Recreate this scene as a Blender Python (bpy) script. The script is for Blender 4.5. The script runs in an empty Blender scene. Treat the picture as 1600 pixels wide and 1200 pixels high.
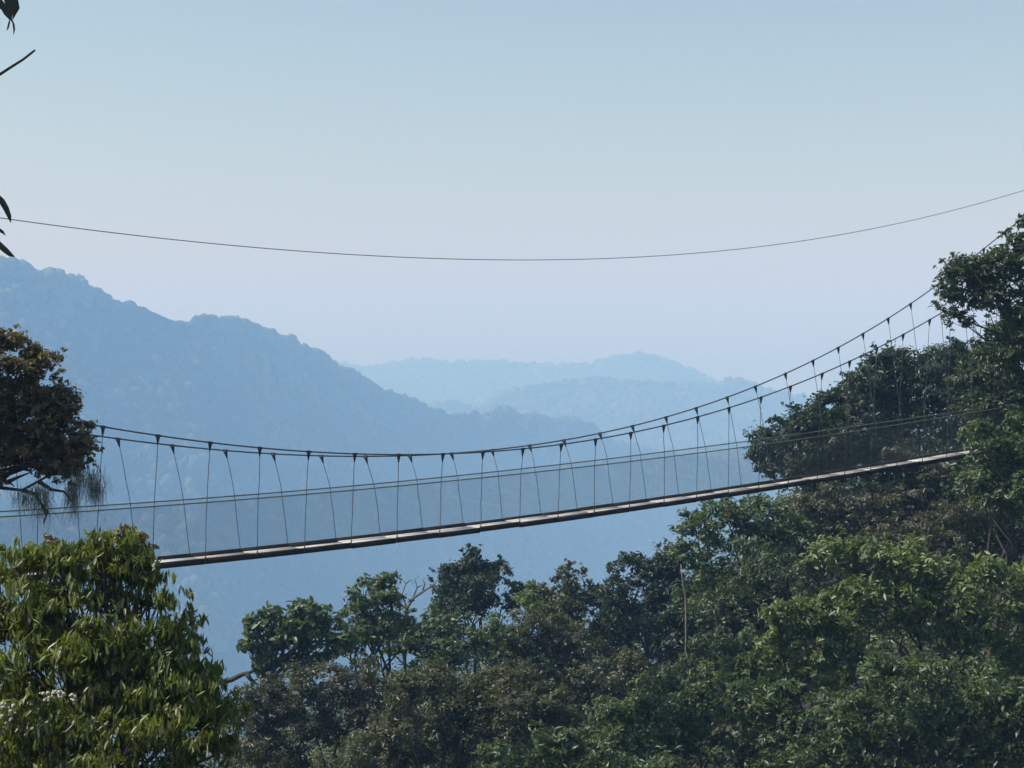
import bpy, math, random
import numpy as np
from mathutils import Vector

rad = math.radians
sc = bpy.context.scene
C = sc.collection
RNG = np.random.default_rng(7)
random.seed(7)

# ------------------------------------------------------------------ camera
F = 2600.0                      # focal length in pixels of a 1600 px wide picture
HORIZON = 560.0
PITCH = math.atan((600.0 - HORIZON) / F)       # the camera looks down by this angle
cam = bpy.data.cameras.new('camera')
cam.sensor_width = 36.0
cam.lens = F / 1600.0 * 36.0
cam.clip_start = 0.1
cam.clip_end = 60000.0
camo = bpy.data.objects.new('camera', cam)
C.objects.link(camo)
camo.location = (0, 0, 0)
camo.rotation_euler = (rad(90) - PITCH, 0, 0)
sc.camera = camo

# ------------------------------------------------------------------ light
SUN_EL, SUN_AZ = 52.0, 92.0     # height, and degrees to the left of the view
to_sun = Vector((-math.sin(rad(SUN_AZ)) * math.cos(rad(SUN_EL)), math.cos(rad(SUN_AZ)) * math.cos(rad(SUN_EL)), math.sin(rad(SUN_EL))))
world = bpy.data.worlds.new('World')
sc.world = world
world.use_nodes = True
wn = world.node_tree
wn.nodes.clear()
sky = wn.nodes.new('ShaderNodeTexSky')
sky.sky_type = 'NISHITA'
sky.sun_disc = False
sky.sun_elevation = rad(SUN_EL)
sky.sun_rotation = rad(-SUN_AZ)
sky.altitude = 1900
sky.air_density = 2.05
sky.dust_density = 4.0
sky.ozone_density = 1.0
bg = wn.nodes.new('ShaderNodeBackground')
bg.inputs['Strength'].default_value = 0.10
wo = wn.nodes.new('ShaderNodeOutputWorld')
wn.links.new(sky.outputs[0], bg.inputs[0])
wn.links.new(bg.outputs[0], wo.inputs[0])
sun = bpy.data.lights.new('sun', 'SUN')
sun.energy = 4.8
sun.angle = rad(0.6)
sun.color = (1.0, 0.98, 0.95)
suno = bpy.data.objects.new('sun', sun)
C.objects.link(suno)
suno.rotation_euler = to_sun.to_track_quat('Z', 'Y').to_euler()
sc.view_settings.view_transform = 'Standard'
sc.view_settings.look = 'None'
sc.view_settings.exposure = 0.2
sc.view_settings.gamma = 1.0
sc.view_settings.use_curve_mapping = False
sc.render.engine = 'CYCLES'
sc.cycles.use_denoising = True
sc.cycles.max_bounces = 6
sc.cycles.transmission_bounces = 3
sc.cycles.diffuse_bounces = 3
sc.cycles.glossy_bounces = 2
sc.cycles.volume_bounces = 4
sc.cycles.transparent_max_bounces = 8
sc.cycles.caustics_reflective = False
sc.cycles.caustics_refractive = False

HAZE_DENSITY = 5.9e-4
HAZE_COLOR = (0.31, 0.56, 0.91)

# ------------------------------------------------------------------ projecting the survey of the photograph into space
cp, sp = math.cos(PITCH), math.sin(PITCH)
def P(px, py, d):
    """world point at forward distance d that stands at picture point (px, py) of 1600 x 1200"""
    a, b = (px - 800.0) / F, (600.0 - py) / F
    fy, fz = cp + b * sp, -sp + b * cp
    k = d / fy
    return np.array([a * k, d, fz * k])

# ------------------------------------------------------------------ helpers
def mesh_from(name, V, T, mats, tint=None, smooth=False, quads=False):
    V = np.asarray(V, np.float32).reshape(-1, 3)
    T = np.asarray(T, np.int32)
    n = T.shape[1]
    me = bpy.data.meshes.new(name)
    me.vertices.add(len(V))
    me.vertices.foreach_set('co', V.ravel())
    me.loops.add(T.size)
    me.loops.foreach_set('vertex_index', T.ravel())
    me.polygons.add(len(T))
    me.polygons.foreach_set('loop_start', np.arange(0, T.size, n, dtype=np.int32))
    me.polygons.foreach_set('loop_total', np.full(len(T), n, np.int32))
    if smooth:
        me.polygons.foreach_set('use_smooth', np.ones(len(T), bool))
    me.update(calc_edges=True)
    if tint is not None:
        a = me.attributes.new('tint', 'FLOAT_COLOR', 'POINT')
        c = np.ones((len(V), 4), np.float32)
        c[:, :3] = tint
        a.data.foreach_set('color', c.ravel())
    for m in (mats if isinstance(mats, (list, tuple)) else [mats]):
        me.materials.append(m)
    return me

def link(name, me, parent=None, **props):
    o = bpy.data.objects.new(name, me)
    C.objects.link(o)
    if parent is not None:
        o.parent = parent
        o.matrix_parent_inverse.identity()
    for k, v in props.items():
        o[k] = v
    return o

def thing(name, label, cat, loc=(0, 0, 0), group=None):
    o = link(name, None)
    o.location = [float(v) for v in loc]
    o['label'] = label
    o['category'] = cat
    if group: o['group'] = group
    return o

class Geo:
    """collects tubes and boxes (triangles) for one mesh"""
    def __init__(s): s.V = []; s.T = []; s.n = 0
    def add(s, V, T):
        s.V.append(np.asarray(V, float)); s.T.append(np.asarray(T, int) + s.n); s.n += len(V)
    def tube(s, pts, r, sides=6):
        pts = np.asarray(pts, float); n = len(pts)
        r = np.broadcast_to(np.asarray(r, float), (n,))
        d = np.gradient(pts, axis=0); d /= np.linalg.norm(d, axis=1, keepdims=True) + 1e-12
        up = np.tile([0.0, 0.0, 1.0], (n, 1)); up[np.abs(d[:, 2]) > 0.93] = [1.0, 0.0, 0.0]
        if abs(d[0, 2]) > 0.6: up[:] = [1.0, 0.13, 0.0]
        a = np.cross(d, up); a /= np.linalg.norm(a, axis=1, keepdims=True) + 1e-12
        b = np.cross(d, a)
        th = np.arange(sides) / sides * 2 * math.pi
        V = pts[:, None, :] + r[:, None, None] * (np.cos(th)[None, :, None] * a[:, None, :] + np.sin(th)[None, :, None] * b[:, None, :])
        V = V.reshape(-1, 3)
        i = np.arange(n - 1)[:, None] * sides; j = np.arange(sides)[None, :]; k = (j + 1) % sides
        A, B, Cc, D = i + j, i + k, i + sides + k, i + sides + j
        T = np.concatenate([np.stack([A, B, Cc], -1).reshape(-1, 3), np.stack([A, Cc, D], -1).reshape(-1, 3)])
        cap = [[0, q + 1, q] for q in range(1, sides - 1)] + [[(n - 1) * sides, (n - 1) * sides + q, (n - 1) * sides + q + 1] for q in range(1, sides - 1)]
        s.add(V, np.concatenate([T, np.array(cap)]))
        return s
    def box(s, c, ax, ay, az):
        """c centre; ax, ay, az half-axis vectors"""
        c, ax, ay, az = map(lambda q: np.asarray(q, float), (c, ax, ay, az))
        V = [c + i * ax + j * ay + k * az for i in (-1, 1) for j in (-1, 1) for k in (-1, 1)]
        T = [(0, 1, 3), (0, 3, 2), (4, 6, 7), (4, 7, 5), (0, 4, 5), (0, 5, 1), (2, 3, 7), (2, 7, 6), (0, 2, 6), (0, 6, 4), (1, 5, 7), (1, 7, 3)]
        s.add(V, T); return s
    def mesh(s, name, mat, origin=(0, 0, 0), smooth=False):
        return mesh_from(name, np.concatenate(s.V) - np.asarray(origin, float), np.concatenate(s.T), mat, smooth=smooth)

def hash2(ix, iy, seed):
    h = (ix.astype(np.int64) * 374761393 + iy.astype(np.int64) * 668265263 + seed * 1442695041) & 0x7fffffff
    h = ((h ^ (h >> 13)) * 1274126177) & 0x7fffffff
    h = h ^ (h >> 16)
    return (h & 0xffff) / 65535.0
def vnoise(x, y, seed=0):
    x = np.asarray(x, float); y = np.asarray(y, float)
    ix, iy = np.floor(x), np.floor(y); fx, fy = x - ix, y - iy
    fx = fx * fx * (3 - 2 * fx); fy = fy * fy * (3 - 2 * fy)
    a, b = hash2(ix, iy, seed), hash2(ix + 1, iy, seed); c, d = hash2(ix, iy + 1, seed), hash2(ix + 1, iy + 1, seed)
    return (a * (1 - fx) + b * fx) * (1 - fy) + (c * (1 - fx) + d * fx) * fy * 1.0 - 0.5
def fbm(x, y, seed=0, o=4):
    s = 0; a = 1.0
    for k in range(o):
        s = s + a * vnoise(x * 2 ** k + 13.7 * k, y * 2 ** k - 7.1 * k, seed + k); a *= 0.5
    return s

# ------------------------------------------------------------------ materials
def nodes(name):
    m = bpy.data.materials.new(name); m.use_nodes = True
    nt = m.node_tree; nt.nodes.clear()
    out = nt.nodes.new('ShaderNodeOutputMaterial')
    return m, nt, out
def simple(name, col, rough=0.6, metal=0.0, noise=0.25, scale=8.0, spec=0.4):
    m, nt, out = nodes(name)
    b = nt.nodes.new('ShaderNodeBsdfPrincipled')
    tc = nt.nodes.new('ShaderNodeTexCoord')
    n = nt.nodes.new('ShaderNodeTexNoise'); n.inputs['Scale'].default_value = scale; n.inputs['Detail'].default_value = 4
    r = nt.nodes.new('ShaderNodeValToRGB')
    r.color_ramp.elements[0].position = 0.3; r.color_ramp.elements[1].position = 0.7
    r.color_ramp.elements[0].color = (*[c * (1 - noise) for c in col], 1)
    r.color_ramp.elements[1].color = (*[min(1, c * (1 + noise)) for c in col], 1)
    nt.links.new(tc.outputs['Object'], n.inputs['Vector']); nt.links.new(n.outputs['Fac'], r.inputs[0]); nt.links.new(r.outputs[0], b.inputs['Base Color'])
    b.inputs['Roughness'].default_value = rough; b.inputs['Metallic'].default_value = metal
    b.inputs['Specular IOR Level'].default_value = spec
    nt.links.new(b.outputs[0], out.inputs[0])
    return m
def leaf_mat(name, c0, c1, c2, rough=0.42, spec=0.6, trans=0.38):
    """c0..c1: the range of leaf colours, c2: the odd leaf"""
    m, nt, out = nodes(name)
    at = nt.nodes.new('ShaderNodeAttribute'); at.attribute_name = 'tint'
    sep = nt.nodes.new('ShaderNodeSeparateColor'); nt.links.new(at.outputs['Color'], sep.inputs[0])
    mx = nt.nodes.new('ShaderNodeMix'); mx.data_type = 'RGBA'
    mx.inputs['A'].default_value = (*c0, 1); mx.inputs['B'].default_value = (*c1, 1)
    nt.links.new(sep.outputs[0], mx.inputs['Factor'])
    m2 = nt.nodes.new('ShaderNodeMix'); m2.data_type = 'RGBA'
    nt.links.new(mx.outputs['Result'], m2.inputs['A']); m2.inputs['B'].default_value = (*c2, 1)
    nt.links.new(sep.outputs[1], m2.inputs['Factor'])
    b = nt.nodes.new('ShaderNodeBsdfPrincipled')
    nt.links.new(m2.outputs['Result'], b.inputs['Base Color'])
    b.inputs['Roughness'].default_value = rough; b.inputs['Specular IOR Level'].default_value = spec
    t = nt.nodes.new('ShaderNodeBsdfTranslucent')
    g = nt.nodes.new('ShaderNodeMix'); g.data_type = 'RGBA'; g.blend_type = 'MULTIPLY'; g.inputs['Factor'].default_value = 1
    g.inputs['B'].default_value = (1.25, 1.35, 0.55, 1)
    nt.links.new(m2.outputs['Result'], g.inputs['A']); nt.links.new(g.outputs['Result'], t.inputs['Color'])
    ms = nt.nodes.new('ShaderNodeMixShader'); ms.inputs[0].default_value = trans
    nt.links.new(b.outputs[0], ms.inputs[1]); nt.links.new(t.outputs[0], ms.inputs[2]); nt.links.new(ms.outputs[0], out.inputs[0])
    return m

M = {
    'soil': simple('soil', (0.05, 0.045, 0.03), 0.95, scale=0.3, noise=0.4),
    'far_soil': simple('forest_floor', (0.022, 0.032, 0.016), 0.95, scale=0.02, noise=0.4),
    'bark': simple('bark', (0.06, 0.05, 0.04), 0.9, scale=6, noise=0.45),
    'pale_bark': simple('pale_bark', (0.22, 0.20, 0.165), 0.85, scale=6, noise=0.35),
    'cable': simple('galvanised_cable', (0.11, 0.11, 0.115), 0.5, 0.5, scale=20),
    'wire': simple('thin_wire', (0.22, 0.20, 0.23), 0.6, 0.2, scale=20),
    'rope': simple('hand_rope', (0.15, 0.17, 0.12), 0.6, 0.2, scale=12),
    'clamp': simple('cable_clamp', (0.05, 0.052, 0.055), 0.5, 0.6, scale=20),
    'net': simple('netting', (0.045, 0.06, 0.05), 0.8, scale=6),
    'board': simple('brown_board', (0.030, 0.018, 0.014), 0.8, scale=3, noise=0.35),
    'deck': simple('pale_deck', (0.80, 0.76, 0.70), 0.5, scale=2.0, noise=0.2),
    'worn_deck': simple('worn_deck', (0.50, 0.45, 0.38), 0.7, scale=3.0, noise=0.3),
    'beam': simple('steel_beam', (0.16, 0.15, 0.145), 0.45, 0.5, scale=8),
    'lichen': simple('lichen', (0.15, 0.155, 0.11), 0.9, scale=8),
    'flower_glint': simple('cream_blossom_glint', (0.46, 0.42, 0.33), 0.8, scale=30, noise=0.2),
    'black_leaf': leaf_mat('dark_overhanging_leaf', (0.018, 0.02, 0.012), (0.04, 0.035, 0.025), (0.05, 0.03, 0.02), trans=0.1),
}
LM = {
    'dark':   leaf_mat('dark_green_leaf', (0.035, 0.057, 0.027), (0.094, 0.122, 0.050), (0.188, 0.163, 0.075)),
    'green':  leaf_mat('mid_green_leaf', (0.048, 0.083, 0.033), (0.138, 0.181, 0.073), (0.250, 0.225, 0.088)),
    'bright': leaf_mat('light_green_leaf', (0.060, 0.105, 0.032), (0.230, 0.275, 0.095), (0.350, 0.325, 0.150)),
    'olive':  leaf_mat('olive_brown_leaf', (0.050, 0.062, 0.027), (0.144, 0.147, 0.069), (0.237, 0.175, 0.088)),
    'brown':  leaf_mat('brown_green_leaf', (0.070, 0.058, 0.026), (0.250, 0.190, 0.095), (0.25, 0.15, 0.08)),
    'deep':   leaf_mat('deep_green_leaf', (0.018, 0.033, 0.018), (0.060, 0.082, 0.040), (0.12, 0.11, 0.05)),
    'dull':   leaf_mat('dull_brown_green_leaf', (0.043, 0.050, 0.027), (0.119, 0.115, 0.065), (0.188, 0.138, 0.075)),
    'gray':   leaf_mat('dull_grey_green_leaf', (0.056, 0.062, 0.040), (0.163, 0.156, 0.106), (0.250, 0.213, 0.150)),
    'droop':  leaf_mat('long_drooping_leaf', (0.055, 0.080, 0.018), (0.220, 0.245, 0.050), (0.55, 0.54, 0.40), rough=0.46, spec=0.55, trans=0.36),  # c2 puts whitish glints, and pale leaf undersides, into the colour
    'far':    leaf_mat('far_canopy_leaf', (0.016, 0.026, 0.014), (0.085, 0.105, 0.045), (0.12, 0.11, 0.06), rough=0.9, spec=0.2, trans=0.0),
}

# ------------------------------------------------------------------ ground
VALLEY = -500.0
def ground_h(x, y):
    x = np.asarray(x, float); y = np.asarray(y, float)
    h = -1.7 - 0.36 * np.maximum(0, y - 1.5)
    h = np.where(y > 75, -1.7 - 0.36 * 73.5 - 0.55 * (y - 75), h)
    h = np.where(y < 0, -1.7 + 0.22 * (-y), h)
    h = np.minimum(h, 30)
    side = 0.5 * np.clip(x - 4, 0, 90) - 0.35 * np.clip(-x - 12, 0, 600)
    h = h + side * np.clip(y / 30.0, 0, 1) * np.clip(1.6 - y / 200.0, 0, 1)
    # the wooded spur that faces the camera from the right
    crest = np.interp(x, [-22, -9, -3, 3, 7.5, 12, 16.5, 21, 27, 60], [-25, -18.5, -17, -16, -14, -10, -6, -4.5, -3, 2])
    t = np.clip((y - 46) / 32.0, 0, 1); t = t * t * (3 - 2 * t)
    up = h * (1 - t) + crest * t - np.maximum(0, y - 80) * 0.75
    h = np.where(y > 46, np.maximum(h, up), h)
    h = h + fbm(x / 14, y / 14, 5, 3) * 1.4 * np.clip(y / 15, 0, 1)
    return np.maximum(h, VALLEY + fbm(x / 300, y / 300, 9, 3) * 10)
def build_ground():
    nr, nth = 150, 200
    r = np.concatenate([[0.0], np.geomspace(1.0, 6600, nr - 1)])
    th = np.linspace(0, 2 * math.pi, nth, endpoint=False)
    R, TH = np.meshgrid(r, th, indexing='ij')
    X, Y = R * np.sin(TH), R * np.cos(TH)
    V = np.stack([X, Y, ground_h(X, Y)], -1).reshape(-1, 3)
    i = np.arange(nr - 1)[:, None] * nth; j = np.arange(nth)[None, :]; k = (j + 1) % nth
    Q = np.stack([i + j, i + nth + j, i + nth + k, i + k], -1).reshape(-1, 4)
    link('ground', mesh_from('ground', V, Q, M['soil'], smooth=True), kind='structure')
build_ground()

# ------------------------------------------------------------------ far hills: ridge lines, slopes towards the viewer, and their forest
def dome_template():
    V = [(0, 0, 1.0)]
    for z, r, n in ((0.72, 0.62, 7), (0.25, 0.98, 7), (-0.55, 0.85, 7)):
        for k in range(n):
            a = 2 * math.pi * (k + (0.5 if z == 0.25 else 0)) / n
            V.append((r * math.cos(a), r * math.sin(a), z))
    T = [(0, 1 + k, 1 + (k + 1) % 7) for k in range(7)]
    for b in (1, 8):
        for k in range(7):
            a0, a1, b0, b1 = b + k, b + (k + 1) % 7, b + 7 + k, b + 7 + (k + 1) % 7
            T += [(a0, b0, b1), (a0, b1, a1)]
    return np.array(V), np.array(T)
DV, DT = dome_template()

def hill(ridge, dist, length, seed, step, rows, nblob, rmin, rmax, label, flabel, u0, u1, spur=95.0):
    rx, ry = np.array(ridge, float).T
    dx, dd = np.array(dist, float).T
    u = np.arange(u0, u1 + step, step)
    def surf(uu, t):
        """t<0: behind the ridge, t 0..1 down the near slope"""
        D = np.interp(uu, dx, dd)
        pt = np.stack([(uu - 800) / F * D, D], -1)
        b = (600.0 - np.interp(uu, rx, ry)) / F
        H = D * (-sp + b * cp) / (cp + b * sp) * np.ones_like(D)
        dirn = np.stack([(uu - 800) / F, np.ones_like(uu)], -1)
        dirn /= np.linalg.norm(dirn, axis=-1, keepdims=True)
        q = pt - dirn * (t * length)[..., None]
        drop = np.where(t >= 0, (H - VALLEY + 15) * (1 - (1 - np.clip(t, 0, 1)) ** 1.25), (-t) * length * 0.6)
        w = np.clip(np.abs(t) * 5, 0, 1) * np.clip((1.02 - t) * 4, 0, 1)
        z = H - drop
        z = z + w * (spur * fbm(q[..., 0] / 380, q[..., 1] / 600, seed, 3) + 14 * fbm(q[..., 0] / 80, q[..., 1] / 80, seed + 5, 3))
        return np.concatenate([q, z[..., None]], -1)
    t = np.concatenate([np.linspace(-0.35, -0.02, 8), np.linspace(0, 1, rows)])
    U, TT = np.meshgrid(u, t, indexing='ij')
    V = surf(U, TT)
    nu, ntt = V.shape[:2]
    i = np.arange(nu - 1)[:, None] * ntt; j = np.arange(ntt - 1)[None, :]
    Q = np.stack([i + j, i + ntt + j, i + ntt + j + 1, i + j + 1], -1).reshape(-1, 4)
    link('hill', mesh_from('hill', V.reshape(-1, 3), Q, M['far_soil'], smooth=True), kind='structure', label=label)
    rg = np.random.default_rng(seed)
    nr = nblob // 5                                          # a fuller row along the crest
    bu = np.concatenate([rg.uniform(u0, u1, nblob), rg.uniform(u0, u1, nr)])
    bt = np.concatenate([rg.uniform(-0.03, 1.0, nblob) ** 1.0, rg.uniform(-0.03, 0.02, nr)])
    c = surf(bu, bt)
    n = len(bu)
    r = rmin + (rmax - rmin) * rg.random(n) ** 2.2
    patch = fbm(c[:, 0] / 110, c[:, 1] / 110, seed + 3, 2)
    r *= 1 + 0.4 * patch
    V = DV[None] * (1 + rg.normal(0, 0.13, (n, len(DV), 1)))
    V = V * (r[:, None] * np.stack([np.ones(n), np.ones(n), rg.uniform(0.7, 1.15, n)], -1))[:, None, :] + c[:, None, :]
    T = DT[None] + (np.arange(n) * len(DV))[:, None, None]
    tint = np.zeros((n, len(DV), 3)); tint[..., 0] = np.clip(rg.random(n) * 0.8 + patch * 1.7 + 0.1, 0, 1)[:, None]; tint[..., 1] = (rg.random(n) < 0.05)[:, None] * 0.7
    link('forest', mesh_from('forest', V.reshape(-1, 3), T.reshape(-1, 3), LM['far'], tint=tint.reshape(-1, 3), smooth=True),
         kind='stuff', label=flabel, category='forest')

hill([(-600, 380), (-300, 388), (-100, 402), (0, 412), (30, 415), (45, 424), (65, 427), (105, 435), (120, 442), (140, 454), (170, 467), (190, 476), (205, 478), (218, 484),
      (235, 491), (245, 498), (262, 502), (272, 507), (300, 508), (310, 501), (330, 497), (345, 503), (357, 498), (370, 502), (385, 508), (400, 514), (440, 530),
      (480, 547), (500, 555), (530, 575), (560, 585), (570, 597), (585, 602), (600, 614), (630, 620), (660, 634), (700, 650), (715, 651), (760, 646), (790, 639),
      (810, 648), (850, 655), (900, 659), (922, 664), (945, 684), (975, 695), (1000, 700), (1019, 705), (1060, 713), (1103, 716), (1150, 722), (1187, 730), (1230, 750), (1300, 790), (1500, 880), (1900, 1000)],
     [(-600, 1750), (0, 1880), (300, 2050), (700, 2500), (930, 2750), (1200, 3000), (1900, 3300)], 560, 11, 4.0, 90, 14000, 4.2, 10,
     'nearest blue forested mountain falling from the left behind the bridge', 'tree canopy covering the nearest blue mountain slope', -520, 1700)
hill([(500, 650), (660, 640), (681, 630), (700, 629), (737, 637), (749, 640), (782, 618), (822, 607), (850, 602), (878, 599), (940, 593), (1000, 597), (1047, 600), (1090, 601), (1120, 602), (1130, 598), (1137, 592),
      (1159, 594), (1170, 600), (1187, 607), (1210, 614), (1244, 620), (1300, 626), (1400, 650), (1700, 700)],
     [(500, 3600), (1000, 3850), (1700, 4200)], 1100, 23, 6.0, 40, 5500, 6.5, 13,
     'middle hazy blue ridge with a rounded knob near its right end', 'tree canopy covering the middle hazy ridge', 480, 1700, 75)
hill([(300, 560), (524, 567), (563, 575), (597, 572), (630, 567), (659, 563), (704, 567), (740, 566), (771, 565), (810, 569), (870, 570), (929, 569), (945, 563), (962, 557), (985, 554), (1000, 554), (1019, 558),
      (1064, 572), (1114, 597), (1160, 620), (1300, 650), (1700, 670)],
     [(300, 5200), (1000, 5000), (1700, 5200)], 1300, 37, 8.0, 30, 5000, 8, 15,
     'palest and farthest ridge with a low peak on the right', 'tree canopy covering the palest farthest ridge', 280, 1700, 90)

# ------------------------------------------------------------------ foliage
def norm(a): return a / (np.linalg.norm(a, axis=-1, keepdims=True) + 1e-9)

def leaf_geo(c, n, ax, L, W, rg, fancy=False, curl=0.25):
    """leaves at c with normal n and axis ax, length L, width W"""
    ax = norm(ax - (ax * n).sum(-1, keepdims=True) * n)
    sd = np.cross(n, ax)
    L = L[:, None]; W = W[:, None]
    if not fancy:
        b = c - ax * L * 0.5
        t = c + ax * L * 0.5 - n * L * curl * 0.3
        l = c + sd * W * 0.5 + n * W * 0.22 - ax * L * 0.05
        r = c - sd * W * 0.5 + n * W * 0.22 - ax * L * 0.05
        V = np.stack([b, l, t, r], 1)
        T = np.array([(0, 1, 2), (0, 2, 3)])
    else:
        b = c - ax * L * 0.5
        m1 = c - ax * L * 0.18 - n * L * 0.02; m2 = c + ax * L * 0.18 - n * L * curl * 0.12
        t = c + ax * L * 0.5 - n * L * curl * 0.45
        V = np.stack([b, m1 + sd * W * 0.45 + n * W * 0.2, m1, m1 - sd * W * 0.45 + n * W * 0.2,
                      m2 + sd * W * 0.38 + n * W * 0.16, m2, m2 - sd * W * 0.38 + n * W * 0.16, t], 1)
        T = np.array([(0, 1, 2), (0, 2, 3), (1, 4, 5), (1, 5, 2), (2, 5, 6), (2, 6, 3), (4, 7, 5), (5, 7, 6)])
    N = len(c)
    T = (T[None] + (np.arange(N) * V.shape[1])[:, None, None]).reshape(-1, 3)
    return V.reshape(-1, 3), T, V.shape[1]

def scatter(lobes, leaf, cover, rg, droop=0.0, clump=0.35, sub=0.42, flat=0.35):
    """leaf positions, normals and axes over lobes of lobes. lobes: (centre, (rx, ry, rz)) in metres"""
    Cs, Ns, Ts = [], [], []
    la = leaf * leaf * 0.26
    for c, R in lobes:
        R = np.asarray(R, float) * rg.uniform(0.88, 1.1, 3); rm = R.mean()
        c = c + rg.uniform(-0.16, 0.16, 3) * R
        ns = max(6, int(6.0 / sub ** 1.4))
        d = norm(rg.normal(size=(ns, 3)) + [0, 0, 0.2])
        f = rg.uniform(0.4, 0.92, ns)
        sr = rm * sub * rg.uniform(0.55, 1.15, ns)
        out = rg.random(ns) < 0.34                    # small sprays that stick out of the crown
        f[out] = rg.uniform(0.95, 1.25, out.sum()); sr[out] *= 0.5
        sc_ = c + d * R * f[:, None]
        for k in range(ns):
            r = sr[k]
            nl = int(4 * math.pi * r * r * cover / la)
            if nl < 3: continue
            nc = max(4, int((r / clump) ** 2 * 8) + 3)
            cd = norm(rg.normal(size=(nc, 3)) + [0, 0, 0.35])
            cr = rg.uniform(0.65, 1.28, nc)
            cn = norm(cd * 0.6 + [0, 0, 0.45 - droop * 0.3] + rg.normal(size=(nc, 3)) * 0.3)
            idx = rg.integers(0, nc, nl)
            sz = min(0.8, clump / max(r, 0.05))
            dd = cd[idx] + rg.normal(size=(nl, 3)) * 0.36 * sz
            tilt = np.array([rg.normal(0, 0.25), rg.normal(0, 0.25)])
            off = dd * r * cr[idx][:, None] * rg.uniform(0.84, 1.06, (nl, 1))
            off[:, 2] = off[:, 2] * (1 - flat) + off[:, :2] @ tilt
            pos = sc_[k] + off
            keep = (dd[:, 2] > -0.45) | (rg.random(nl) < 0.5)
            pos, dd2, ii = pos[keep], norm(dd[keep]), idx[keep]
            n = norm(cn[ii] * 0.9 + rg.normal(size=dd2.shape) * 0.36)
            Cs.append(pos); Ns.append(n)
            Ts.append(rg.random(nc)[ii] * 0.5 + rg.random(len(ii)) * 0.22 + rg.random() * 0.33)
    c = np.concatenate(Cs); n = np.concatenate(Ns); s = np.concatenate(Ts)
    ax = rg.normal(size=c.shape); ax[:, 2] -= droop * 3.0 + 0.25
    return c, n, norm(ax), s

def crown_part(root, base, c, n, ax, s, mat, leaf, aspect, rg, fancy, odd, kind='stuff'):
    N = len(c)
    L = leaf * rg.uniform(0.6, 1.25, N); W = L * aspect * rg.uniform(0.8, 1.15, N)
    V, T, k = leaf_geo(c, n, ax, L, W, rg, fancy)
    tint = np.zeros((N, 3)); tint[:, 0] = np.clip(s, 0, 1); tint[:, 1] = (rg.random(N) < odd) * rg.uniform(0.3, 1, N)
    o = link('crown', mesh_from('crown', V - base, T, mat, tint=np.repeat(tint, k, 0)), root)
    if kind: o['kind'] = kind
    return o

def limb(a, b, r0, r1, rg, wob=0.08, n=6):
    a = np.asarray(a, float); b = np.asarray(b, float)
    t = np.linspace(0, 1, n)[:, None]
    p = a + (b - a) * t
    L = np.linalg.norm(b - a)
    p[1:-1] += rg.normal(0, wob * L * 0.5, (n - 2, 3))
    p[:, 2] += (np.sin(t[:, 0] * math.pi) * L * 0.06)
    return p, np.linspace(r0, r1, n)

def tree(name, label, cat, lobes_px, d, leafmat, leaf, cover=1.0, aspect=0.42, seed=1, droop=0.0, clump=0.35, sub=0.42, fancy=False, odd=0.03,
         bark='bark', trunk_px=None, flat=0.35, dj=0.5, trunk_r=None, kind='stuff', group=None):
    rg = np.random.default_rng(seed)
    m = d / F
    lobes = []
    for q in lobes_px:
        x, y, rx, ry = q[:4]
        dz = q[4] if len(q) > 4 else rg.uniform(-dj, dj)
        lobes.append((P(x, y, d + dz), (rx * m * 0.97, (rx + ry) * 0.5 * m * 0.95, ry * m * 0.97)))
    cen = np.mean([l[0] for l in lobes], 0)
    low = min(l[0][2] - l[1][2] for l in lobes)
    tx = cen.copy()
    if trunk_px: tx = P(trunk_px[0], trunk_px[1], d)
    gx, gy = tx[0] + rg.uniform(-0.4, 0.4), tx[1] + rg.uniform(0, 0.6)
    gz = float(ground_h(gx, gy)) - 0.3
    base = np.array([gx, gy, gz])
    root = thing(name, label, cat, base, group)
    H = cen[2] - gz
    r0 = trunk_r or min(0.17, max(0.05, 0.014 * H))
    fork = tx.copy() if trunk_px else np.array([cen[0], cen[1], gz + H * 0.62])
    p, r = limb(base, fork, r0, r0 * 0.62, rg, 0.03, 7)
    link('trunk', Geo().tube(p, r, 8).mesh('trunk', M[bark], base, True), root)
    for c, R in lobes:
        p, r = limb(fork, c, r0 * 0.5, r0 * 0.12, rg, 0.1)
        g = Geo().tube(p, r, 6)
        for k in range(5):
            e = c + norm(rg.normal(size=3)) * R * 0.85
            q, rr = limb(p[3 + k % 3], e, r0 * 0.16, r0 * 0.04, rg, 0.14, 5)
            g.tube(q, rr, 4)
        link('branch', g.mesh('branch', M[bark], base, True), root)
    c, n, ax, s = scatter(lobes, leaf, cover, rg, droop, clump, sub, flat)
    return root, base, lobes, (c, n, ax, s), rg, dict(mat=LM[leafmat], leaf=leaf, aspect=aspect, fancy=fancy, odd=odd, kind=kind)

def plain_tree(*a, **k):
    root, base, lobes, (c, n, ax, s), rg, o = tree(*a, **k)
    crown_part(root, base, c, n, ax, s, o['mat'], o['leaf'], o['aspect'], rg, o['fancy'], o['odd'], o['kind'])
    return root, base, lobes

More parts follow.
